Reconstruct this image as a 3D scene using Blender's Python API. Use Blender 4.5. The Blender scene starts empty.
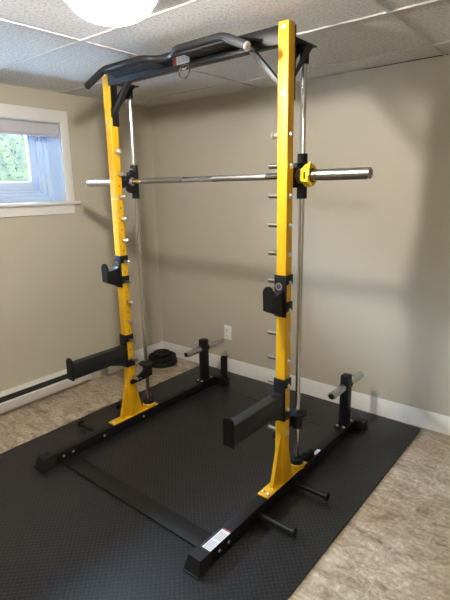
import bpy, bmesh, math, random
from mathutils import Vector, Matrix
random.seed(7)
C = bpy.context.scene.collection
PI = math.pi

# ------------------------------------------------------------------ materials
def new_mat(name):
    m = bpy.data.materials.new(name); m.use_nodes = True
    nt = m.node_tree; b = nt.nodes['Principled BSDF']
    return m, nt, b

def mat(name, col, rough=.5, metal=0.0, noise=0.0, nscale=40, bump=0.0, bscale=200, coat=0.0, spec=.5):
    m, nt, b = new_mat(name)
    b.inputs['Roughness'].default_value = rough
    b.inputs['Metallic'].default_value = metal
    b.inputs['Specular IOR Level'].default_value = spec
    b.inputs['Coat Weight'].default_value = coat
    tc = nt.nodes.new('ShaderNodeTexCoord')
    n = nt.nodes.new('ShaderNodeTexNoise'); n.inputs['Scale'].default_value = nscale; n.inputs['Detail'].default_value = 4
    nt.links.new(tc.outputs['Object'], n.inputs['Vector'])
    r = nt.nodes.new('ShaderNodeValToRGB')
    r.color_ramp.elements[0].position = .3; r.color_ramp.elements[1].position = .7
    r.color_ramp.elements[0].color = [c*(1-noise) for c in col]+[1]
    r.color_ramp.elements[1].color = [min(1, c*(1+noise)) for c in col]+[1]
    nt.links.new(n.outputs['Fac'], r.inputs['Fac']); nt.links.new(r.outputs['Color'], b.inputs['Base Color'])
    if bump:
        n2 = nt.nodes.new('ShaderNodeTexNoise'); n2.inputs['Scale'].default_value = bscale; n2.inputs['Detail'].default_value = 3
        nt.links.new(tc.outputs['Object'], n2.inputs['Vector'])
        bp = nt.nodes.new('ShaderNodeBump'); bp.inputs['Strength'].default_value = bump; bp.inputs['Distance'].default_value = .002
        nt.links.new(n2.outputs['Fac'], bp.inputs['Height']); nt.links.new(bp.outputs['Normal'], b.inputs['Normal'])
    return m

M = {}
M['yellow'] = mat('yellow_powder_coat', (.66, .36, .003), .5, noise=.04, nscale=8, bump=.15, bscale=500)
M['black'] = mat('black_powder_coat', (.006, .006, .0068), .42, spec=.3, noise=.15, nscale=30, bump=.25, bscale=600)
M['charcoal'] = mat('charcoal_powder_coat', (.013, .0132, .0145), .45, spec=.4, noise=.1, nscale=30, bump=.25, bscale=600)
M['graphite'] = mat('graphite_arm_coat', (.012, .0125, .0135), .45, spec=.35, noise=.1, nscale=30, bump=.25, bscale=600)
M['plastic'] = mat('black_plastic', (.005, .005, .0055), .5, spec=.3, noise=.1)
M['rubber'] = mat('black_rubber', (.007, .007, .007), .7, spec=.3, noise=.2, bump=.2)
M['chrome'] = mat('polished_chrome', (.62, .62, .62), .14, 1.0, noise=.03)
M['steel'] = mat('brushed_steel', (.52, .51, .49), .28, 1.0, noise=.08, nscale=60, bump=.1)
M['knurl'] = mat('knurled_steel', (.36, .35, .34), .45, 1.0, noise=.15, nscale=300, bump=.6, bscale=900)
M['zinc'] = mat('zinc_bolt', (.72, .70, .66), .3, .85, noise=.06)
M['cast'] = mat('cast_iron_plate', (.006, .006, .006), .55, spec=.3, noise=.2, bump=.5, bscale=200)
M['white_label'] = mat('white_label', (.72, .72, .74), .5, noise=.02)
M['red_label'] = mat('red_label', (.33, .055, .05), .5, noise=.03)
M['print_grey'] = mat('print_grey', (.30, .30, .32), .6)
M['collar_yellow'] = mat('yellow_plastic', (.85, .60, .02), .35, noise=.03)
M['trim'] = mat('white_trim_paint', (.74, .73, .71), .4, noise=.02, nscale=6)
M['vinyl'] = mat('daylight_blue_vinyl', (.60, .72, .87), .3, noise=.015)  # white frame; the blue of the daylight is put into its base colour
M['blind'] = mat('blind_fabric', (.50, .49, .54), .8, noise=.05, nscale=90, bump=.2)
M['heater'] = mat('heater_enamel', (.66, .64, .60), .4, noise=.03)
M['dark'] = mat('dark_slot', (.02, .02, .02), .8)
M['plate_white'] = mat('outlet_plastic', (.80, .79, .75), .35, noise=.01)
M['leaf'] = mat('leaf_green', (.009, .0098, .0026), .8, spec=.15, noise=.75, nscale=9)
M['soil'] = mat('gravel', (.55, .55, .56), .9, noise=.3, nscale=60, bump=.5)
M['grid'] = mat('ceiling_grid_paint', (.52, .51, .50), .45, noise=.02)
M['badge'] = mat('silver_grey_badge', (.22, .22, .23), .4, .3)
M['mark'] = mat('stamped_mark', (.36, .15, .003), .6, noise=.2)
M['emblem'] = mat('emblem_print', (.045, .045, .05), .45)

def wall_mat():
    m = mat('greige_wall_paint', (.50, .458, .37), .62, noise=.025, nscale=1.3, bump=.12, bscale=260)
    return m
M['wall'] = wall_mat()

def ceiling_mat():
    m, nt, b = new_mat('acoustic_ceiling_tile')
    b.inputs['Roughness'].default_value = .9
    tc = nt.nodes.new('ShaderNodeTexCoord')
    n = nt.nodes.new('ShaderNodeTexNoise'); n.inputs['Scale'].default_value = 75; n.inputs['Detail'].default_value = 6; n.inputs['Roughness'].default_value = .75
    nt.links.new(tc.outputs['Object'], n.inputs['Vector'])
    r = nt.nodes.new('ShaderNodeValToRGB')
    r.color_ramp.elements[0].position = .36; r.color_ramp.elements[0].color = (.40, .39, .38, 1)
    r.color_ramp.elements[1].position = .52; r.color_ramp.elements[1].color = (.68, .67, .66, 1)
    nt.links.new(n.outputs['Fac'], r.inputs['Fac']); nt.links.new(r.outputs['Color'], b.inputs['Base Color'])
    bp = nt.nodes.new('ShaderNodeBump'); bp.inputs['Strength'].default_value = .8; bp.inputs['Distance'].default_value = .004
    nt.links.new(n.outputs['Fac'], bp.inputs['Height']); nt.links.new(bp.outputs['Normal'], b.inputs['Normal'])
    return m
M['ceiling'] = ceiling_mat()

def math_node(nt, op, a, b=None, c=None):
    n = nt.nodes.new('ShaderNodeMath'); n.operation = op
    for i, v in enumerate((a, b, c)):
        if v is None: continue
        if isinstance(v, (int, float)): n.inputs[i].default_value = v
        else: nt.links.new(v, n.inputs[i])
    return n.outputs[0]

def mat_tread():
    # raised chevron tread of the rubber mat: bars that alternate direction cell by cell
    m, nt, b = new_mat('tread_rubber')
    tc = nt.nodes.new('ShaderNodeTexCoord')
    mp = nt.nodes.new('ShaderNodeMapping'); mp.inputs['Rotation'].default_value = (0, 0, PI/4); mp.inputs['Scale'].default_value = (56, 56, 56)
    nt.links.new(tc.outputs['Object'], mp.inputs['Vector'])
    s = nt.nodes.new('ShaderNodeSeparateXYZ'); nt.links.new(mp.outputs['Vector'], s.inputs[0])
    u, v = s.outputs[0], s.outputs[1]
    fu = math_node(nt, 'FLOOR', u); fv = math_node(nt, 'FLOOR', v)
    par = math_node(nt, 'PINGPONG', math_node(nt, 'ADD', fu, fv), 1.0)
    lu = math_node(nt, 'ABSOLUTE', math_node(nt, 'SUBTRACT', math_node(nt, 'SUBTRACT', u, fu), .5))
    lv = math_node(nt, 'ABSOLUTE', math_node(nt, 'SUBTRACT', math_node(nt, 'SUBTRACT', v, fv), .5))
    def bar(a, c):
        d1 = math_node(nt, 'DIVIDE', a, .46); d2 = math_node(nt, 'DIVIDE', c, .17)
        dd = math_node(nt, 'ADD', math_node(nt, 'POWER', d1, 4.0), math_node(nt, 'POWER', d2, 2.0))
        mr = nt.nodes.new('ShaderNodeMapRange'); mr.inputs[1].default_value = 1.15; mr.inputs[2].default_value = .45
        nt.links.new(dd, mr.inputs[0]); return mr.outputs[0]
    A, B = bar(lu, lv), bar(lv, lu)
    mx = nt.nodes.new('ShaderNodeMix'); nt.links.new(par, mx.inputs[0]); nt.links.new(A, mx.inputs[2]); nt.links.new(B, mx.inputs[3])
    bp = nt.nodes.new('ShaderNodeBump'); bp.inputs['Strength'].default_value = 1.0; bp.inputs['Distance'].default_value = .006
    nt.links.new(mx.outputs[0], bp.inputs['Height']); nt.links.new(bp.outputs['Normal'], b.inputs['Normal'])
    b.inputs['Roughness'].default_value = .36; b.inputs['Specular IOR Level'].default_value = .5
    n = nt.nodes.new('ShaderNodeTexNoise'); n.inputs['Scale'].default_value = 3; n.inputs['Detail'].default_value = 5
    nt.links.new(tc.outputs['Object'], n.inputs['Vector'])
    r = nt.nodes.new('ShaderNodeValToRGB')
    r.color_ramp.elements[0].color = (.006, .0064, .0075, 1); r.color_ramp.elements[1].color = (.010, .0106, .0122, 1)
    nt.links.new(n.outputs['Fac'], r.inputs['Fac'])
    wr = nt.nodes.new('ShaderNodeMix'); wr.data_type = 'RGBA'; nt.links.new(mx.outputs[0], wr.inputs[0])
    nt.links.new(r.outputs['Color'], wr.inputs[6]); wr.inputs[7].default_value = (.020, .0215, .026, 1)
    nt.links.new(wr.outputs[2], b.inputs['Base Color'])
    return m
M['mat'] = mat_tread()

def floor_mat():
    m, nt, b = new_mat('stone_look_tile')
    tc = nt.nodes.new('ShaderNodeTexCoord')
    mp = nt.nodes.new('ShaderNodeMapping'); mp.inputs['Location'].default_value = (-1.125, -.105, 0)
    nt.links.new(tc.outputs['Object'], mp.inputs['Vector'])
    br = nt.nodes.new('ShaderNodeTexBrick'); br.offset = 0.0; br.squash = 1.0
    br.inputs['Scale'].default_value = 1; br.inputs['Brick Width'].default_value = .457; br.inputs['Row Height'].default_value = .457
    br.inputs['Mortar Size'].default_value = .0028; br.inputs['Mortar Smooth'].default_value = .3; br.inputs['Bias'].default_value = 0
    br.inputs['Color1'].default_value = (.0, .0, .0, 1); br.inputs['Color2'].default_value = (1, 1, 1, 1)
    nt.links.new(mp.outputs[0], br.inputs['Vector'])
    # stone figure, different on every tile
    sc = nt.nodes.new('ShaderNodeVectorMath'); sc.operation = 'MULTIPLY_ADD'
    sc.inputs[1].default_value = (7, 7, 7); 
    nt.links.new(br.outputs['Color'], sc.inputs[0]); nt.links.new(tc.outputs['Object'], sc.inputs[2])
    st = nt.nodes.new('ShaderNodeMapping'); st.inputs['Scale'].default_value = (1.0, 2.2, 1); st.inputs['Rotation'].default_value = (0, 0, .35)
    nt.links.new(sc.outputs[0], st.inputs['Vector'])
    n1 = nt.nodes.new('ShaderNodeTexNoise'); n1.inputs['Scale'].default_value = 8; n1.inputs['Detail'].default_value = 10; n1.inputs['Roughness'].default_value = .68; n1.inputs['Distortion'].default_value = 1.1
    nt.links.new(st.outputs[0], n1.inputs['Vector'])
    r = nt.nodes.new('ShaderNodeValToRGB'); e = r.color_ramp.elements
    e[0].position = .30; e[0].color = (.19, .14, .09, 1); e[1].position = .72; e[1].color = (.66, .57, .44, 1)
    k = e.new(.45); k.color = (.38, .305, .22, 1); k = e.new(.56); k.color = (.49, .41, .31, 1)
    nt.links.new(n1.outputs['Fac'], r.inputs['Fac'])
    n2 = nt.nodes.new('ShaderNodeTexNoise'); n2.inputs['Scale'].default_value = 55; n2.inputs['Detail'].default_value = 4; n2.inputs['Roughness'].default_value = .7
    nt.links.new(tc.outputs['Object'], n2.inputs['Vector'])
    r2 = nt.nodes.new('ShaderNodeValToRGB'); r2.color_ramp.elements[0].position = .35; r2.color_ramp.elements[1].position = .68
    r2.color_ramp.elements[0].color = (.66, .64, .62, 1); r2.color_ramp.elements[1].color = (1.2, 1.2, 1.2, 1)
    nt.links.new(n2.outputs['Fac'], r2.inputs['Fac'])
    mu = nt.nodes.new('ShaderNodeMix'); mu.data_type = 'RGBA'; mu.blend_type = 'MULTIPLY'; mu.inputs[0].default_value = 1
    nt.links.new(r.outputs[0], mu.inputs[6]); nt.links.new(r2.outputs[0], mu.inputs[7])
    mo = nt.nodes.new('ShaderNodeMix'); mo.data_type = 'RGBA'
    nt.links.new(br.outputs['Fac'], mo.inputs[0]); nt.links.new(mu.outputs[2], mo.inputs[6]); mo.inputs[7].default_value = (.43, .36, .27, 1)
    nt.links.new(mo.outputs[2], b.inputs['Base Color'])
    b.inputs['Roughness'].default_value = .5
    bp = nt.nodes.new('ShaderNodeBump'); bp.inputs['Strength'].default_value = .35; bp.inputs['Distance'].default_value = .003
    nt.links.new(n1.outputs['Fac'], bp.inputs['Height']); nt.links.new(bp.outputs['Normal'], b.inputs['Normal'])
    return m
M['floor'] = floor_mat()

def glass_mat():
    m = bpy.data.materials.new('window_glass'); m.use_nodes = True; nt = m.node_tree; nt.nodes.clear()
    o = nt.nodes.new('ShaderNodeOutputMaterial'); t = nt.nodes.new('ShaderNodeBsdfTransparent'); g = nt.nodes.new('ShaderNodeBsdfGlossy')
    g.inputs['Roughness'].default_value = .02; t.inputs['Color'].default_value = (.95, .97, .98, 1)
    f = nt.nodes.new('ShaderNodeFresnel'); f.inputs['IOR'].default_value = 1.45
    mx = nt.nodes.new('ShaderNodeMixShader')
    nt.links.new(f.outputs[0], mx.inputs[0]); nt.links.new(t.outputs[0], mx.inputs[1]); nt.links.new(g.outputs[0], mx.inputs[2]); nt.links.new(mx.outputs[0], o.inputs[0])
    return m
M['glass'] = glass_mat()

LAMP_STRENGTH = 545
def shade_mat():
    m = bpy.data.materials.new('frosted_shade_glass'); m.use_nodes = True; nt = m.node_tree; nt.nodes.clear()
    o = nt.nodes.new('ShaderNodeOutputMaterial'); tr = nt.nodes.new('ShaderNodeBsdfTransparent'); em = nt.nodes.new('ShaderNodeEmission')
    em.inputs['Color'].default_value = (1, .95, .86, 1); em.inputs['Strength'].default_value = 14
    n = nt.nodes.new('ShaderNodeTexNoise'); n.inputs['Scale'].default_value = 30
    r = nt.nodes.new('ShaderNodeMapRange'); r.inputs[3].default_value = .28; r.inputs[4].default_value = .34
    nt.links.new(n.outputs['Fac'], r.inputs[0])
    mx = nt.nodes.new('ShaderNodeMixShader'); nt.links.new(r.outputs[0], mx.inputs[0]); nt.links.new(tr.outputs[0], mx.inputs[1]); nt.links.new(em.outputs[0], mx.inputs[2]); nt.links.new(mx.outputs[0], o.inputs[0])
    return m
M['shade'] = shade_mat()
def emit_mat():
    m, nt, b = new_mat('lit_opal_glass')
    b.inputs['Base Color'].default_value = (.9, .9, .88, 1)
    b.inputs['Emission Color'].default_value = (1, .95, .88, 1)
    b.inputs['Emission Strength'].default_value = LAMP_STRENGTH
    return m
M['lamp'] = emit_mat()

# ------------------------------------------------------------------ mesh helpers
def box(bm, x0, x1, y0, y1, z0, z1, bev=0.0, seg=2, mtx=None):
    r = bmesh.ops.create_cube(bm, size=1)
    vs = r['verts']
    for v in vs:
        v.co = Vector(((x0+x1)/2+v.co.x*(x1-x0), (y0+y1)/2+v.co.y*(y1-y0), (z0+z1)/2+v.co.z*(z1-z0)))
    if mtx is not None:
        bmesh.ops.transform(bm, matrix=mtx, verts=vs)
    if bev:
        es = list({e for v in vs for e in v.link_edges})
        bmesh.ops.bevel(bm, geom=es, offset=bev, segments=seg, affect='EDGES', profile=.5)
    return vs

def rod(bm, a, b, r0, r1=None, n=24, cap=True, bev=0):
    a, b = Vector(a), Vector(b); d = b-a; L = d.length
    r1 = r0 if r1 is None else r1
    mt = Matrix.Translation((a+b)/2) @ d.to_track_quat('Z', 'Y').to_matrix().to_4x4()
    r = bmesh.ops.create_cone(bm, cap_ends=cap, segments=n, radius1=r0, radius2=r1, depth=L, matrix=mt)
    if bev:
        es = [e for e in {e for v in r['verts'] for e in v.link_edges} if any(len(f.verts) > 4 for f in e.link_faces)]
        bmesh.ops.bevel(bm, geom=es, offset=bev, segments=2, affect='EDGES')

def lathe(bm, prof, mtx, n=32):
    """prof: list of (radius, height) revolved about local z"""
    rings = []
    for r, h in prof:
        if r < 1e-6: rings.append([bm.verts.new(mtx @ Vector((0, 0, h)))])
        else: rings.append([bm.verts.new(mtx @ Vector((r*math.cos(2*PI*k/n), r*math.sin(2*PI*k/n), h))) for k in range(n)])
    for a, b in zip(rings, rings[1:]):
        for k in range(n):
            k2 = (k+1) % n
            if len(a) == 1 and len(b) == 1: continue
            if len(a) == 1: bm.faces.new((a[0], b[k], b[k2]))
            elif len(b) == 1: bm.faces.new((a[k], a[k2], b[0]))
            else: bm.faces.new((a[k], a[k2], b[k2], b[k]))

def prism(bm, pts, axis, a, b, bev=0):
    """polygon pts (2D) extruded along axis from a to b. axis 'x': pts=(y,z); 'y': (x,z); 'z': (x,y)"""
    def P(p, t):
        return {'x': Vector((t, p[0], p[1])), 'y': Vector((p[0], t, p[1])), 'z': Vector((p[0], p[1], t))}[axis]
    A = [bm.verts.new(P(p, a)) for p in pts]; B = [bm.verts.new(P(p, b)) for p in pts]
    n = len(pts)
    fs = [bm.faces.new(A), bm.faces.new(B[::-1])]
    for i in range(n): fs.append(bm.faces.new((A[i], B[i], B[(i+1) % n], A[(i+1) % n])))
    if bev:
        es = list({e for f in fs for e in f.edges})
        bmesh.ops.bevel(bm, geom=es, offset=bev, segments=2, affect='EDGES')

def tube_path(bm, pts, r, n=16, closed=False):
    pts = [Vector(p) for p in pts]; rings = []; m = len(pts)
    up = Vector((.13, .2, .97)).normalized()
    for i, p in enumerate(pts):
        if closed: t = pts[(i+1) % m]-pts[i-1]
        else: t = pts[min(i+1, m-1)]-pts[max(i-1, 0)]
        t.normalize()
        s = t.cross(up)
        if s.length < .05: s = t.cross(Vector((1, 0, 0)))
        s.normalize(); q = s.cross(t).normalized()
        rings.append([bm.verts.new(p+s*math.cos(2*PI*k/n)*r+q*math.sin(2*PI*k/n)*r) for k in range(n)])
    rng = range(m) if closed else range(m-1)
    for i in rng:
        a, b = rings[i], rings[(i+1) % m]
        for k in range(n): bm.faces.new((a[k], a[(k+1) % n], b[(k+1) % n], b[k]))
    if not closed:
        bm.faces.new(rings[0][::-1]); bm.faces.new(rings[-1])

def smooth_path(pts, rad=.03, n=6):
    """round the corners of a polyline"""
    pts = [Vector(p) for p in pts]; out = [pts[0]]
    for a, b, c in zip(pts, pts[1:], pts[2:]):
        d1 = (a-b); d2 = (c-b); rr = min(rad, d1.length*.45, d2.length*.45)
        p, q = b+d1.normalized()*rr, b+d2.normalized()*rr
        for i in range(n+1):
            t = i/n; out.append(p*(1-t)**2+b*2*t*(1-t)+q*t*t)
    out.append(pts[-1]); return out

def top_loc(o):
    while o.parent: o = o.parent
    return o.location.copy()

def obj(name, bm, m, parent=None, loc=None, rz=0.0):
    bmesh.ops.remove_doubles(bm, verts=bm.verts, dist=1e-6)
    bmesh.ops.recalc_face_normals(bm, faces=bm.faces)
    for f in bm.faces: f.smooth = True
    for e in bm.edges:
        if len(e.link_faces) == 2 and e.calc_face_angle(0) > math.radians(35): e.smooth = False
    off = top_loc(parent) if parent else (Vector(loc) if loc is not None else Vector((0, 0, 0)))
    bmesh.ops.translate(bm, verts=bm.verts, vec=-off)
    me = bpy.data.meshes.new(name); bm.to_mesh(me); bm.free()
    me.materials.append(M[m] if isinstance(m, str) else m)
    o = bpy.data.objects.new(name, me); C.objects.link(o)
    if parent: o.parent = parent
    elif loc is not None: o.location = loc
    if rz: o.rotation_euler = (0, 0, rz)
    return o

def thing(name, label, cat, loc, group=None):
    o = bpy.data.objects.new(name, None); C.objects.link(o); o.location = loc
    o.empty_display_size = .05
    o['label'] = label; o['category'] = cat
    if group: o['group'] = group
    return o
def tag(o, label, cat, group=None, kind=None):
    o['label'] = label; o['category'] = cat
    if group: o['group'] = group
    if kind: o['kind'] = kind
    return o
NB = bmesh.new

# ------------------------------------------------------------------ the room (its own axes, turned by RY)
RY = 0.011863
WX, WY, CH = -1.3914, 1.1048, 2.1331
EX, SY = 3.4, -3.6            # far right wall, wall behind the camera
def S(name, bm, m, parent=None, label=None):
    if parent:
        o = obj(name, bm, m); o.parent = parent
    else:
        o = obj(name, bm, m); o.rotation_euler = (0, 0, RY); o['kind'] = 'structure'
    if label: o['label'] = label
    return o

bm = NB(); box(bm, WX-.3, EX+.15, SY-.15, WY+.15, -.12, 0); S('floor', bm, 'floor')
bm = NB(); box(bm, WX-.3, EX+.15, SY-.15, WY+.15, CH, CH+.15); ceil = S('ceiling', bm, 'ceiling')
# T-bar grid 1.2 x 0.6 m
bm = NB()
for k in range(-1, 4):
    x = -.31+1.18*k
    if x < WX: continue
    box(bm, x-.007, x+.007, SY, WY, CH-.006, CH+.002, .001, 1)
y = .86
while y > SY:
    box(bm, WX, EX, y-.007, y+.007, CH-.007, CH+.002, .001, 1); y -= .585
S('ceiling_grid', bm, 'grid', ceil)
# wall angle around the edge of the ceiling, with the open gap near the right
bm = NB()
box(bm, WX, .30, WY-.02, WY, CH-.004, CH+.002); box(bm, WX, WX+.02, SY, WY, CH-.004, CH+.002)
S('wall_angle', bm, 'grid', ceil)
bm = NB(); prism(bm, [(.42, WY-.001), (.885, WY-.001), (.885, WY-.012), (.42, WY-.003)], 'z', CH-.003, CH+.002); S('gap', bm, 'dark', ceil)

# left wall with the window opening
OY0, OY1, OZ0, OZ1 = -1.02, .238, 1.402, 1.93
D = .29
bm = NB()
box(bm, WX-D, WX, SY-.15, OY0, 0, CH); box(bm, WX-D, WX, OY1, WY+.15, 0, CH)
box(bm, WX-D, WX, OY0, OY1, 0, OZ0-.02); box(bm, WX-D, WX, OY0, OY1, OZ1, CH)
S('wall_left', bm, 'wall')
bm = NB(); box(bm, WX, EX+.15, WY, WY+.15, 0, CH); S('wall_back', bm, 'wall')
bm = NB(); box(bm, EX, EX+.15, SY-.15, WY, 0, CH); S('wall_right', bm, 'wall')
bm = NB(); box(bm, WX, EX, SY-.15, SY, 0, CH); S('wall_front', bm, 'wall')

# baseboards
def base_profile():  # (offset from wall, z)
    return [(0, 0), (.014, 0), (.014, .095), (.009, .104), (.007, .113), (0, .113)]
bm = NB(); prism(bm, [(WY-a, z) for a, z in base_profile()], 'x', WX, EX); S('baseboard_back', bm, 'trim')
bm = NB(); prism(bm, [(WX+a, z) for a, z in base_profile()], 'y', .47, WY-.014); S('baseboard_left', bm, 'trim')

# window: lining, casing, stool, apron, frame, sash, pane, blind
wf = bpy.data.objects.new('window_1', None); C.objects.link(wf); wf.rotation_euler = (0, 0, RY); wf['kind'] = 'structure'
def W(name, bm, m, p=wf): 
    o = obj(name, bm, m); o.parent = p; return o
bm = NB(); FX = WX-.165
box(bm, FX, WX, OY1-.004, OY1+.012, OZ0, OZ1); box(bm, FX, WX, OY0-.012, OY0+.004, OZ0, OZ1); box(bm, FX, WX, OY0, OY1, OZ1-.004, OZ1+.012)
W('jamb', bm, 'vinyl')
bm = NB()
box(bm, WX, WX+.016, OY1, OY1+.062, OZ0, OZ1+.080, .003); box(bm, WX, WX+.016, OY0-.062, OY0, OZ0, OZ1+.080, .003)
box(bm, WX, WX+.017, OY0, OY1, OZ1, OZ1+.080, .003)
W('casing', bm, 'trim')
bm = NB(); box(bm, WX-.17, WX+.040, OY0-.09, OY1+.094, OZ0-.022, OZ0, .006, 3); W('sill', bm, 'trim')
bm = NB(); prism(bm, [(WX, OZ0-.085), (WX+.012, OZ0-.085), (WX+.018, OZ0-.022), (WX, OZ0-.022)], 'y', OY0-.05, OY1+.055); W('apron', bm, 'trim')
# vinyl frame, stepped
GY1 = .098; GZ0 = 1.55
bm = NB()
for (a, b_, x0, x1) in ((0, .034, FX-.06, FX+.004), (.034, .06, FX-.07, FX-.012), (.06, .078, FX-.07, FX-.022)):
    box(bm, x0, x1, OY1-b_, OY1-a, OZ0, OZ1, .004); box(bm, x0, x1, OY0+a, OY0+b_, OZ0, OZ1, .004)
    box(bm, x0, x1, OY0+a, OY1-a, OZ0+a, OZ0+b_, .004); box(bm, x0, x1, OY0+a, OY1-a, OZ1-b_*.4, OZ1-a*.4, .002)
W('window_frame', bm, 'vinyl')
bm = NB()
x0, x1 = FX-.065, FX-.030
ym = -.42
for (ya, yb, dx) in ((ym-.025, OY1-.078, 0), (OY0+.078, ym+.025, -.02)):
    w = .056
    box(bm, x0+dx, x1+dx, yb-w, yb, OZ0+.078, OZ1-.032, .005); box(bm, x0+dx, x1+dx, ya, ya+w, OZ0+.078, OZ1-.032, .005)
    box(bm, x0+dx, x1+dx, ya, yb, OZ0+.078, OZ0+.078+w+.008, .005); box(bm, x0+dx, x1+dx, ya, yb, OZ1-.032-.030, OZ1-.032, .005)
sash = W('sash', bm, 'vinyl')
bm = NB(); box(bm, FX-.052, FX-.048, OY0+.1, OY1-.12, OZ0+.10, OZ1-.05); W('pane', bm, 'glass')

bl = thing('roller_blind', 'grey roller blind rolled up at the top of the basement window', 'blind', (WX-.03, -.39, OZ1-.03)); bl.rotation_euler = (0, 0, RY)
bm = NB(); box(bm, WX-.045, WX-.004, OY0+.008, OY1-.008, OZ1-.080, OZ1-.006, .008, 3); obj('valance', bm, 'blind', bl)
bm = NB(); box(bm, WX-.032, WX-.016, OY0+.02, OY1-.02, OZ1-.094, OZ1-.079, .004); obj('bottom_rail', bm, 'blind', bl)

# outside the window: gravel and a hedge
bm = NB(); box(bm, WX-6, WX-D, -6, 6, 1.10, 1.36); o = S('ground', bm, 'soil')
bm = NB()
for i in range(12000):
    y = random.uniform(-4.5, 4.0); z = random.uniform(1.36, 2.45)
    x = WX-D-1.5 - .25*abs(math.sin(y*3.1+z*2.2)) - random.random()*.35
    s = random.uniform(.012, .028); q = Matrix.Translation((x, y, z)) @ Matrix.Rotation(random.uniform(0, 6.28), 4, (random.random()-.5, random.random()-.5, random.random()-.5)) 
    vs = [bm.verts.new(q @ Vector(p)) for p in ((-s, 0, 0), (0, -s*.5, s*.1), (s, 0, 0), (0, s*.5, s*.1))]
    bm.faces.new(vs)
box(bm, WX-D-2.3, WX-D-1.95, -4.6, 4.1, 1.36, 2.4)
hd = obj('hedge', bm, 'leaf'); tag(hd, 'leafy green hedge growing outside the basement window', 'hedge', kind='stuff')

# baseboard heater on the left wall
hx = WX
ht = thing('baseboard_heater', 'long white electric baseboard heater low on the left wall', 'heater', (hx, -.8, 0)); ht.rotation_euler = (0, 0, RY)
HY0, HY1 = -2.2, .25
def HB(name, bm, m, p=ht): return obj(name, bm, m, p)
bm = NB(); prism(bm, [(hx+.002, .045), (hx+.012, .035), (hx+.052, .035), (hx+.058, .045), (hx+.060, .100), (hx+.052, .106), (hx+.046, .100), (hx+.046, .05), (hx+.002, .05)], 'y', HY0, HY1)
HB('front_panel', bm, 'heater')
bm = NB(); prism(bm, [(hx+.002, .165), (hx+.002, .150), (hx+.034, .145), (hx+.054, .146), (hx+.054, .152), (hx+.02, .165)], 'y', HY0, HY1)
HB('top_cover', bm, 'heater')
bm = NB(); box(bm, hx+.002, hx+.040, HY0+.004, HY1-.004, .048, .140); HB('core', bm, 'dark')
bm = NB(); box(bm, hx+.002, hx+.058, HY1, HY1+.014, .035, .165, .003); HB('end_cap', bm, 'heater'); bm = NB(); box(bm, hx+.002, hx+.058, HY0-.014, HY0, .035, .165, .003); HB('end_cap', bm, 'heater')

# outlet on the back wall
ox = -.62
ou = thing('wall_outlet', 'white electrical outlet on the back wall above the baseboard', 'outlet', (ox, WY, .335)); ou.rotation_euler = (0, 0, 0)
def rpt(x, y): return (x*math.cos(RY)-y*math.sin(RY), x*math.sin(RY)+y*math.cos(RY))
px, py = rpt(ox, WY); ou.location = (px, py, .335)
bm = NB(); box(bm, px-.036, px+.036, py-.007, py-.0005, .277, .393, .002); obj('cover_plate', bm, 'plate_white', ou)
for dz in (-.026, .026):
    bm = NB(); box(bm, px-.016, px+.016, py-.010, py-.006, .335+dz-.015, .335+dz+.015, .002); r = obj('socket', bm, 'plate_white', ou)
    bm = NB()
    for dx in (-.006, .006): box(bm, px+dx-.001, px+dx+.001, py-.0106, py-.0096, .335+dz-.003, .335+dz+.006)
    obj('slot', bm, 'dark', r)

# ------------------------------------------------------------------ rubber mats
MT = .012
MX0, MX1, MY1, MY0 = -.895, .913, 1.066, -1.56
def seam(x): return .769-.099*(x+.08)
XL, XR = -.640, .640
bm = NB(); prism(bm, [(MX0, MY0), (MX1, MY0), (MX1, MY1), (XR+.002, MY1), (XR+.002, seam(XR)-.003), (XL-.002, seam(XL)-.003), (XL-.002, MY1), (MX0, MY1)], 'z', 0, MT)
o = obj('rubber_mat', bm, 'mat'); tag(o, 'large black rubber mat with raised tread under the whole yellow rack', 'mat', 'black rubber floor mats')
bm = NB(); prism(bm, [(XL, seam(XL)+.002), (XR, seam(XR)+.002), (XR, MY1), (XL, MY1)], 'z', 0, MT)
o = obj('rubber_mat', bm, 'mat'); tag(o, 'black rubber mat piece behind the seam, between the rear ends of the rails', 'mat', 'black rubber floor mats')

# ------------------------------------------------------------------ the rack
HW, TS = .5885, .049           # half width to the outer faces, tube size
UC = HW-TS/2                   # upright centre x
RZ0, RZ1 = MT+.002, .074       # rails
RW = .0593
rk = thing('squat_rack', 'tall yellow and black squat rack with guide rods standing on the rubber mats', 'squat rack', (0, 0, MT))
R = lambda name, bm, m, p=rk: obj(name, bm, m, p)

def bolts(parent, spots, m='zinc', name='bolt', r=.0062, h=.005):
    for a, d in spots:
        b_ = NB(); bolt(b_, a, d, r, h); R(name, b_, m, parent)

def bolt(bm, a, d, r=.008, h=.006):
    a = Vector(a); d = Vector(d).normalized()
    mt = Matrix.Translation(a) @ d.to_track_quat('Z', 'Y').to_matrix().to_4x4()
    lathe(bm, [(0, -.001), (r*1.25, -.001), (r*1.25, h*.25), (r, h*.3), (r*.95, h*.75), (r*.6, h*1.0), (0, h*1.05)], mt, 14)

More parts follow.
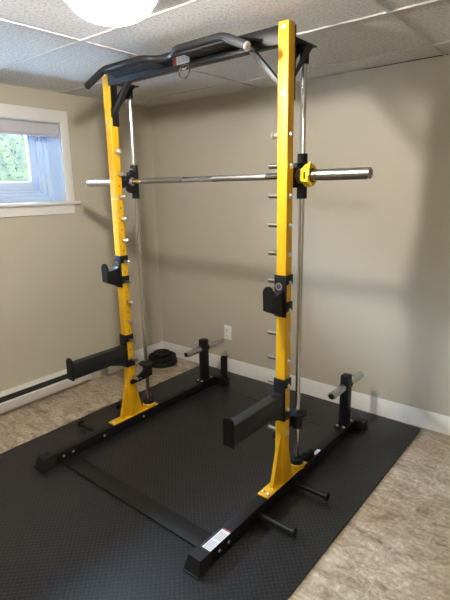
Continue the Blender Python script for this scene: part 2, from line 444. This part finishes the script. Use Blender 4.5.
ZT = 2.10
PINZ = [1.560, 1.437, 1.313, 1.190, 1.066, .941, .820, .700, .580, .458, .335]
for s in (-1, 1):
    cx = s*UC
    xi, xo = sorted((s*HW, s*(HW-TS)))
    # base rail with its rubber-capped front foot
    bm = NB(); box(bm, cx-RW/2, cx+RW/2, -.602, .86, RZ0, RZ1, .003); rail = R('base_rail', bm, 'black')
    bm = NB()
    vs = box(bm, cx-RW/2-.002, cx+RW/2+.002, -.607, -.545, MT, RZ1+.0015)
    for v in vs:
        if v.co.z < .03:
            v.co.x += (.010 if v.co.x > cx else -.010)
            if v.co.y < -.58: v.co.y -= .022
    box(bm, cx-RW/2-.013, cx+RW/2+.013, -.632, -.55, MT, MT+.006, .002)
    R('foot_cap', bm, 'rubber', rail)
    # rear stub
    if s > 0: sx0, sx1 = .535, .652
    else: sx0, sx1 = -.596, -.445
    bm = NB(); box(bm, sx0, sx1, .815, .878, MT, RZ1-.004, .004); R('rear_stub', bm, 'black')
    # bolts along the rail
    bolts(rail, [((cx+RW/2, y, .042), (1, 0, 0)) for y in (-.490, -.430, -.216, .092)])
    # band pegs
    for y in (-.215, .085):
        bm = NB(); x0 = cx+s*RW/2; rod(bm, (x0, y, .040), (x0+s*.185, y, .040), .013); rod(bm, (x0+s*.180, y, .040), (x0+s*.190, y, .040), .021, n=28, bev=.002)
        rod(bm, (x0, y, .040), (x0+s*.006, y, .040), .018, n=28)
        R('band_peg', bm, 'black')
    # upright
    bm = NB(); box(bm, xi, xo, 0, TS, RZ1+.004, ZT, .0035, 3); up = R('upright', bm, 'yellow')
    bm = NB(); box(bm, cx-RW/2, cx+RW/2, -.140, .227, RZ1, RZ1+.006, .0015); R('base_plate', bm, 'yellow', up)
    bm = NB()
    prism(bm, [(-.070, .079), (.003, .079), (.003, .33), (-.002, .33)], 'x', cx-.009, cx+.009, .0008)
    R('gusset', bm, 'yellow', up); bm = NB()
    prism(bm, [(.105, .079), (.046, .079), (.046, .33), (.051, .33)], 'x', cx-.009, cx+.009, .0008)
    # folded flanges that widen the foot of the post
    R('gusset', bm, 'yellow', up)
    bolts(up, [((cx+dx, y, RZ1+.006), (0, 0, 1)) for dx, y in ((-.014, -.112), (.014, -.112), (.017, .205))], r=.007, h=.007)
    bolts(up, [((cx, 0, 2.080), (0, -1, 0)), ((cx, 0, 1.838), (0, -1, 0))], r=.009)
    # stamped marks between the pins
    for z in PINZ[:-1]:
        bm = NB(); xm = cx-s*TS/2; box(bm, min(xm, xm-s*.0006), max(xm, xm-s*.0006), .0225, .0315, z-.070, z-.056)
        R('stamped_mark', bm, 'mark', up)
    # catch pins with domed outer heads
    for z in PINZ:
        bm = NB()
        xin = cx-s*TS/2
        rod(bm, (cx, .027, z), (xin-s*.057, .027, z), .0100, n=20, bev=.0015)
        cp_ = R('catch_pin', bm, 'steel'); bolts(cp_, [((cx+s*TS/2, .027, z), (s, 0, 0))], name='pin_head', r=.0095, h=.011)
    # pull pin with round knob near the top
    bm = NB(); z = 1.683; xin = cx-s*TS/2
    rod(bm, (xin, .020, z), (xin-s*.030, .020, z), .006, n=14); rod(bm, (xin-s*.004, .020, z), (xin-s*.012, .020, z), .011, n=6)
    lathe(bm, [(0, 0), (.010, .001), (.015, .004), (.015, .008), (.010, .013), (0, .014)], Matrix.Translation((xin-s*.026, .020, z)) @ Vector((-s, 0, 0)).to_track_quat('Z', 'Y').to_matrix().to_4x4(), 18)
    pp = R('pull_pin', bm, 'zinc'); bolts(pp, [((cx+s*TS/2, .022, z), (s, 0, 0))], r=.009, h=.010)
    # top bracket: side plate, rear plate, top plate, slanted gusset, rod socket
    bm = NB()
    box(bm, min(xin, xin-s*.005), max(xin, xin-s*.005), .012, .055, 1.815, 2.088, .001)
    box(bm, xi-.001, xo+.001, .0492, .055, 1.815, 2.092, .001)
    R('top_bracket', bm, 'black'); bm = NB()
    box(bm, cx-.030, cx+.030, .050, .215, 2.040, 2.047, .001); tp = R('top_plate', bm, 'black')
    for q in (-1, 1):
        bm = NB(); prism(bm, [(.054, 1.93), (.054, 1.905), (.185, 2.036), (.185, 2.042), (.14, 2.042)], 'x', cx+q*.026-.002, cx+q*.026+.002); R('slanted_stay', bm, 'black', tp)
    bm = NB(); rod(bm, (cx, .1645, 1.972), (cx, .1645, 2.045), .0195, n=28, bev=.002); rod(bm, (cx, .1645, 2.046), (cx, .1645, 2.054), .012, n=6); R('rod_socket', bm, 'black')
    # guide rod
    bm = NB(); rod(bm, (cx, .1645, .078), (cx, .1645, 1.975), .0122, n=32); gr = R('guide_rod', bm, 'chrome')
    bm = NB(); mt = Matrix.Translation((cx, .1645, .0805)); lathe(bm, [(.026, 0), (.040, 0), (.040, .018), (.034, .026), (.026, .026), (.026, 0)], mt, 32); R('rod_seat', bm, 'yellow', gr)
    bm = NB(); lathe(bm, [(.0125, .018), (.033, .018), (.036, .030), (.034, .046), (.020, .052), (.0125, .052)], mt, 28); R('rubber_bumper', bm, 'rubber', gr)
    # brace from the post in to the crossmember
    bm = NB()
    a = Vector((s*.528, .025, 1.885)); b = Vector((s*.395, .025, 2.028)); d = (b-a)
    ang = math.atan2(d.z, d.x); L = d.length
    mt = Matrix.Translation((a+b)/2) @ Matrix.Rotation(-ang, 4, 'Y')
    box(bm, -L/2-.012, L/2+.012, -.0125, .0125, -.011, .011, .002, 2, mt)
    box(bm, min(xin, xin-s*.004), max(xin, xin-s*.004), .006, .044, 1.86, 1.91)
    R('brace', bm, 'charcoal')
    # plate storage post
    bm = NB(); box(bm, cx-.025, cx+.025, .695, .750, RZ1+.004, .388, .003); ps = R('storage_post', bm, 'black')
    bm = NB(); box(bm, cx-.025+.001, cx+.025-.001, .697, .748, .386, .392, .002); R('end_cap', bm, 'plastic', ps)
    bm = NB(); box(bm, cx-.036, cx+.036, .655, .790, RZ1, RZ1+.006, .001); R('post_plate', bm, 'black', ps)
    bolts(ps, [((cx+dx, y, RZ1+.006), (0, 0, 1)) for y in (.670, .775) for dx in (-.02, .02)], r=.007, h=.008)
    for (ya, yb, yc, yd) in ((.695, .683, .535, .531), (.750, .762, .935, .939)):
        bm = NB(); rod(bm, (cx, ya, .325), (cx, yc, .325), .0215, n=28, bev=.002); pg = R('storage_peg', bm, 'steel')
        bm = NB(); rod(bm, (cx, yc+(ya-yc)*.02, .325), (cx, yd, .325), .015, n=20); R('end_plug', bm, 'plastic', pg)
        bm = NB(); rod(bm, (cx, ya, .325), (cx, yb, .325), .027, n=28, bev=.002); R('weld_ring', bm, 'black', pg)

# vertical bar holder tube at the rear of the left rail
bm = NB(); mt = Matrix.Translation((-.475, .848, 0)); lathe(bm, [(0, .068), (.026, .068), (.026, .235), (.021, .235), (.021, .10), (0, .10)], mt, 28); R('bar_holder', bm, 'black')
# front tie plate between the rails
bm = NB(); box(bm, -UC+RW/2-.03, UC-RW/2+.03, -.514, -.419, MT+.0015, MT+.010, .0015); R('tie_plate', bm, 'black')
# top crossmember
bm = NB(); box(bm, -(HW-TS)-.001, (HW-TS)+.001, .002, .047, 2.020, 2.090, .003); cm = R('crossmember', bm, 'black')
bolts(cm, [((x, .002, 2.050), (0, -1, 0)) for x in (-.30, -.12, .30)], 'charcoal', r=.006, h=.004)
# label on it
bm = NB(); box(bm, -.045, -.020, .0, .0022, 2.036, 2.072); R('red_label', bm, 'red_label', cm)
bm = NB(); box(bm, -.020, .060, .0, .0022, 2.036, 2.070); R('white_label', bm, 'white_label', cm)
bm = NB()
for (x, w) in ((-.012, .018), (.012, .02), (.036, .018)):
    for z in (2.044, 2.051, 2.058, 2.065): box(bm, x, x+w, -.0006, .0008, z-.0018, z+.0012)
R('label_print', bm, 'print_grey', cm)
# hanging ring
bm = NB(); tube_path(bm, [(.026+.033*math.sin(2*PI*k/28), .001+.004*math.cos(2*PI*k/28), 2.001+.031*math.cos(2*PI*k/28)) for k in range(28)], .0035, 8, True); R('hanging_ring', bm, 'chrome')
bm = NB(); tube_path(bm, smooth_path([(.013, .012, 2.022), (.013, .0, 2.012), (.031, .0, 2.012), (.031, .012, 2.022)], .005, 4), .003, 8); R('ring_eye', bm, 'zinc')

# pull-up bar: one bent tube plus the two flat carrier plates
BY, BZ = -.142, 2.052
pts = smooth_path([(-.505, -.158, 1.990), (-.375, BY, BZ), (-.105, BY, BZ), (-.04, BY+.045, BZ-.004), (.055, BY+.045, BZ-.004), (.115, BY, BZ), (.375, BY, BZ), (.505, -.158, 1.990)], .022, 6)
bm = NB(); tube_path(bm, pts, .0150, 20); pb = R('pull_up_bar', bm, 'black')
for s in (-1, 1):
    bm = NB(); d = Vector((s*.130, -.016, -.062)).normalized(); e = Vector((s*.505, -.158, 1.990))
    rod(bm, e-d*.12, e, .0172, n=28, bev=.002); R('grip', bm, 'charcoal', pb)
    bm = NB(); mt = Matrix.Translation(e) @ d.to_track_quat('Z', 'Y').to_matrix().to_4x4()
    lathe(bm, [(0, -.002), (.0165, -.002), (.0165, .003), (.012, .007), (0, .008)], mt, 24); R('end_plug', bm, 'zinc' if s > 0 else 'plastic', pb)
    # carrier plate from crossmember forward to the bar
    bm = NB()
    xa, xb = sorted((s*.115, s*.400))
    prism(bm, [(s*.108, BY+.004), (s*.378, BY+.004), (s*.47, .004), (s*.085, .004)], 'z', 2.046, 2.053, .0008)
    prism(bm, [(s*.108, BY+.001), (s*.108, BY+.007), (s*.378, BY+.007), (s*.378, BY+.001)], 'z', 2.030, 2.050)
    cp = R('carrier_plate', bm, 'black')
    if s > 0:
        bm = NB()
        for an in (.9, 2.3):
            mt = Matrix.Translation((.20, -.075, 2.0455)) @ Matrix.Rotation(an, 4, 'Z'); box(bm, -.035, .035, -.006, .006, -.0006, .0006, 0, 1, mt)
        R('emblem', bm, 'emblem', cp)
# stickers on the right rail
bm = NB(); box(bm, .549, .592, -.548, -.417, RZ1-.0004, RZ1+.0008); ls = R('white_label', bm, 'white_label')
bm = NB(); box(bm, .549, .592, -.417, -.409, RZ1-.0004, RZ1+.0009); R('red_header', bm, 'red_label', ls)
bm = NB()
for k in range(6):
    for j in range(2): box(bm, .5545+.006*k, .557+.006*k, -.542+.06*j, -.49+.06*j, RZ1+.0005, RZ1+.0012)
R('label_print', bm, 'print_grey', ls)
bm = NB(); box(bm, .571, .590, .320, .378, RZ1-.0004, RZ1+.0008); R('white_label', bm, 'white_label')
bm = NB(); rod(bm, (UC-.004, .245, RZ1+.018), (UC+.008, .312, RZ1+.018), .018, n=24, bev=.003); R('rubber_stop', bm, 'rubber')
# cable tie round the left post
bm = NB(); box(bm, -HW-.0012, -HW+TS+.0012, -.0012, TS+.0012, 1.4245, 1.4275, .0004); R('cable_tie', bm, 'white_label')

# ------------------------------------------------------------------ barbell on its carriages
bb = thing('barbell', 'long steel barbell held between two black slider blocks on the guide rods', 'barbell', (0, .1, 1.52))
B = lambda name, bm, m, p=bb: obj(name, bm, m, p)
by, bz = .1, 1.52
bm = NB(); rod(bm, (-.60, by, bz), (.60, by, bz), .0142, n=28); sh = B('shaft', bm, 'chrome')
for (a, b) in ((-.42, -.10), (.10, .42)):
    bm = NB(); rod(bm, (a, by, bz), (b, by, bz), .0147, n=28); B('knurled_grip', bm, 'knurl', sh)
for s in (-1, 1):
    cx = s*UC
    EB = .9045 if s > 0 else .9215
    bm = NB(); rod(bm, (s*.615, by, bz), (s*EB, by, bz), .0235, n=36, bev=.003); rod(bm, (s*.585, by, bz), (s*.615, by, bz), .030, n=36, bev=.002); sl = B('sleeve', bm, 'steel')
    bm = NB(); rod(bm, (s*(EB-.001), by, bz), (s*(EB+.0015), by, bz), .0175, n=28); rod(bm, (s*EB, by, bz), (s*(EB+.0045), by, bz), .006, n=6); B('end_disc', bm, 'knurl', sl)
    bm = NB()
    lathe(bm, [(.0128, 1.422), (.0225, 1.422), (.0225, 1.614), (.0128, 1.614), (.0128, 1.422)], Matrix.Translation((cx, .1645, 0)), 28)
    box(bm, cx-.022, cx+.022, .118, .160, 1.470, 1.575, .004)
    box(bm, cx-.018, cx+.018, by-.032, by+.034, 1.486, 1.554, .008)
    B('slider_block', bm, 'plastic')
    # locking hook beside the block
    bm = NB()
    prism(bm, [(by-.036, 1.475), (by-.010, 1.455), (by+.030, 1.462), (by+.038, 1.52), (by+.030, 1.578), (by+.004, 1.588), (by-.004, 1.556), (by-.030, 1.548), (by-.040, 1.520), (by-.026, 1.506)], 'x', cx-s*.046, cx-s*.028, .003)
    hk = B('locking_hook', bm, 'plastic')
    bm = NB(); bolt(bm, (cx-s*.037, by+.012, 1.586), (0, 0, 1), .005, .006); B('bolt', bm, 'zinc', hk)
    bm = NB(); rod(bm, (cx-s*.048, by, bz), (cx-s*.058, by, bz), .024, n=6, bev=.002); B('hex_collar', bm, 'steel', hk)

# yellow clamp collar on the right sleeve
cc = thing('clamp_collar', 'yellow hexagonal clamp collar on the right sleeve of the barbell', 'collar', (.632, by, bz))
K = lambda name, bm, m, p=cc: obj(name, bm, m, p)
def hexring(bm, x0, x1, ro, ri, n=6, ph=PI/6):
    pr = []
    for (x, r) in ((x0, ri), (x0, ro), (x1, ro), (x1, ri)):
        pr.append([bm.verts.new((x, by+r*math.cos(ph+2*PI*k/n), bz+r*math.sin(ph+2*PI*k/n))) for k in range(n)])
    for i in range(4):
        a, b = pr[i], pr[(i+1) % 4]
        for k in range(n): bm.faces.new((a[k], a[(k+1) % n], b[(k+1) % n], b[k]))
bm = NB(); hexring(bm, .618, .630, .047, .034); hexring(bm, .642, .652, .044, .030, 24, 0)
for k in range(6):
    a = PI/6+2*PI*k/6; yy, zz = by+.041*math.cos(a), bz+.041*math.sin(a); box(bm, .628, .644, yy-.006, yy+.006, zz-.006, zz+.006, .001)
K('frame', bm, 'collar_yellow')
bm = NB(); hexring(bm, .620, .650, .034, .0248, 24, 0); K('liner', bm, 'plastic')
bm = NB(); tube_path(bm, smooth_path([(.648, by-.010, bz+.044), (.655, by-.030, bz+.050), (.660, by-.050, bz+.030), (.660, by-.052, bz-.004)], .015, 4), .0055, 10); K('lever', bm, 'collar_yellow')

# ------------------------------------------------------------------ J-cups, safety arms, rod stops
def wrap(bm, cx, s, z0, z1, bands):
    t = .006
    box(bm, cx-TS/2-t, cx+TS/2+t, -t-.0005, -.0005, z0, z1, .001)
    for (a, b) in bands:
        box(bm, cx-TS/2-t, cx-TS/2-.0005, -t, TS+.002, a, b, .001); box(bm, cx+TS/2+.0005, cx+TS/2+t, -t, TS+.002, a, b, .001)

def jcup(s, label):
    cx = s*UC
    t = thing('j_cup', label, 'bar hook', (cx, 0, 1.0), 'black J-cups on the posts')
    bm = NB(); wrap(bm, cx, s, .913, 1.100, ((1.058, 1.100), (.936, .980))); obj('sleeve', bm, 'plastic', t)
    prof = [(-.004, .916), (-.004, 1.032), (-.016, 1.036), (-.030, 1.026), (-.092, 1.020), (-.092, .952)]
    bm = NB(); prism(bm, prof, 'x', cx-.020, cx+.020, .002); obj('cradle', bm, 'plastic', t)
    arc = [(cx+.026*math.cos(a), 1.042+.024*math.sin(a)) for a in [PI*k/12 for k in range(13)]]
    bm = NB(); prism(bm, [(cx-.026, .956), (cx+.026, .956)]+arc, 'y', -.103, -.091, .003); obj('front_lip', bm, 'plastic', t)
    bm = NB(); rod(bm, (cx-.006, -.0065, 1.050), (cx-.006, -.0085, 1.050), .017, n=28); o = obj('badge', bm, 'badge', t); o['label'] = 'round silver badge'
    bm = NB(); rod(bm, (cx-.006, -.0080, 1.050), (cx-.006, -.0092, 1.050), .011, n=28); obj('badge_print', bm, 'emblem', o)
jcup(-1, 'black J-cup hooked on the left yellow post, nearer the window')
jcup(1, 'black J-cup hooked on the right yellow post, above the nearer arm')

def arm(s, label):
    cx = s*UC
    t = thing('safety_arm', label, 'safety arm', (cx, 0, .5), 'black safety arms on the posts')
    bm = NB(); wrap(bm, cx, s, .408, .615, ((.572, .615), (.410, .455))); obj('sleeve', bm, 'plastic', t)
    bm = NB(); box(bm, cx-.026, cx+.026, -.376, -.006, .456, .547, .004)
    prism(bm, [(-.006, .420), (-.006, .458), (-.13, .458)], 'x', cx-.024, cx+.024, .001)
    tb = obj('beam', bm, 'graphite', t)
    bm = NB(); 
    arc = [(cx+.029*math.cos(a), .553+.026*math.sin(a)) for a in [PI*k/10 for k in range(11)]]
    prism(bm, [(cx-.029, .449), (cx+.029, .449)]+arc, 'y', -.386, -.374, .003); obj('end_plate', bm, 'plastic', t)
    bm = NB(); rod(bm, (cx, -.050, .5465), (cx, -.050, .549), .013, n=24); obj('badge', bm, 'plastic', t)
arm(-1, 'black safety arm on the left yellow post, in front of the heater')
arm(1, 'grey-black safety arm on the right yellow post, nearest the camera')

def stop(s, label):
    cx = s*UC
    t = thing('rod_stop', label, 'rod stop', (cx, .1645, .36), 'black stops on the guide rods')
    bm = NB(); lathe(bm, [(.0127, .370), (.042, .370), (.047, .374), (.047, .380), (.041, .386), (.0127, .386), (.0127, .370)], Matrix.Translation((cx, .1645, 0)), 32); obj('bumper_disc', bm, 'rubber', t)
    bm = NB(); lathe(bm, [(.0127, .300), (.024, .300), (.024, .371), (.0127, .371), (.0127, .300)], Matrix.Translation((cx, .1645, 0)), 28)
    xq = cx-s*.034
    box(bm, min(cx, xq), max(cx, xq), .148, .180, .308, .368, .004)
    prism(bm, [(.176, .368), (.176, .306), (.110, .300), (.060, .298), (.004, .298), (.004, .320), (.044, .323), (.080, .334), (.120, .364)], 'x', xq-.009, xq+.009, .002)
    obj('clamp_arm', bm, 'plastic', t)
    bm = NB(); rod(bm, (cx-s*.024, .075, .316), (cx-s*.050, .075, .316), .006, n=14); obj('pin', bm, 'steel', t)
stop(-1, 'black rubber-topped stop low on the left guide rod, beside the weight plates')
stop(1, 'black rubber-topped stop low on the right guide rod, behind the nearer post')

# ------------------------------------------------------------------ weight plates in the corner
def wplate(r, h, z, dx, dy, label):
    c = Vector((-1.213+dx, .896+dy, z))
    bm = NB(); mt = Matrix.Translation(c)
    lathe(bm, [(.015, 0), (r*.97, 0), (r, h*.12), (r, h*.85), (r*.97, h), (r*.82, h), (r*.78, h*.72), (r*.42, h*.72), (r*.36, h), (.016, h), (.015, h*.9), (.015, 0)], mt, 48)
    o = obj('weight_plate', bm, 'cast', None, c); tag(o, label, 'weight plate', 'black weight plates stacked in the corner')
wplate(.130, .038, .001, 0, 0, 'large black weight plate at the bottom of the corner stack on the floor')
wplate(.121, .034, .0395, -.004, .004, 'middle black weight plate in the corner stack, between two others')
wplate(.074, .028, .074, -.010, .006, 'small black weight plate on top of the corner stack')

# ------------------------------------------------------------------ ceiling lamp and added fill lamp
def dome(x, y, label):
    t = thing('ceiling_light', label, 'ceiling light', (x, y, CH), None)
    bm = NB(); lathe(bm, [(0, -.0005), (.150, -.0005), (.152, -.010), (.152, -.074), (.144, -.078), (.138, -.074), (.138, -.020), (0, -.020)], Matrix.Translation((x, y, CH)), 48); obj('mount', bm, 'trim', t)
    bm = NB(); pr = [(0, -.145)]+[(.136*math.sin(a), -.074-.071*math.cos(a)) for a in [PI/2*k/14 for k in range(1, 15)]]
    lathe(bm, pr, Matrix.Translation((x, y, CH)), 48); obj('glass_shade', bm, 'shade', t)
    bm = NB(); bmesh.ops.create_uvsphere(bm, u_segments=24, v_segments=16, radius=.044, matrix=Matrix.Translation((x, y, CH-.098))); obj('bulb', bm, 'lamp', t)
dome(.345, -.655, 'lit round ceiling light above the front of the rack')
dome(2.2, -3.1, 'added round fill lamp on the ceiling, unseen behind the camera')  # unseen second lamp, added to brighten the room

# ------------------------------------------------------------------ daylight
w = bpy.data.worlds.new('daylight'); bpy.context.scene.world = w; w.use_nodes = True
bg = w.node_tree.nodes['Background']; bg.inputs['Color'].default_value = (.55, .76, 1.0, 1); bg.inputs['Strength'].default_value = 58.0
pl = bpy.data.lights.new('window_portal', 'AREA'); pl.shape = 'RECTANGLE'; pl.size = 1.3; pl.size_y = .55
po = bpy.data.objects.new('window_portal', pl); C.objects.link(po)
po.location = (WX-D-.01, -.39, 1.67); po.rotation_euler = (0, -PI/2, 0)
pl.cycles.is_portal = True
pl.size, pl.size_y = .56, 1.3

# ------------------------------------------------------------------ camera
cam = bpy.data.cameras.new('camera'); co = bpy.data.objects.new('camera', cam); C.objects.link(co)
yaw, pitch, roll, f = .6891643, -.2368642, -.0192193, 465.6887
cyw, syw = math.cos(yaw), math.sin(yaw)
fwd = Vector((-syw*math.cos(pitch), cyw*math.cos(pitch), math.sin(pitch))); right = Vector((cyw, syw, 0)); upv = right.cross(fwd)
r2 = right*math.cos(roll)+upv*math.sin(roll); u2 = -right*math.sin(roll)+upv*math.cos(roll)
mt = Matrix(((r2.x, u2.x, -fwd.x, 1.64517), (r2.y, u2.y, -fwd.y, -1.69976), (r2.z, u2.z, -fwd.z, 1.47667), (0, 0, 0, 1)))
co.matrix_world = mt
cam.sensor_fit = 'VERTICAL'; cam.sensor_height = 24; cam.lens = f/600*24; cam.clip_start = .02
sc = bpy.context.scene; sc.camera = co
vs_ = sc.view_settings; vs_.view_transform = 'Standard'; vs_.look = 'None'; vs_.exposure = 1.5; vs_.gamma = 1; vs_.use_curve_mapping = False
sc.cycles.max_bounces = 10; sc.cycles.diffuse_bounces = 6; sc.cycles.caustics_reflective = False
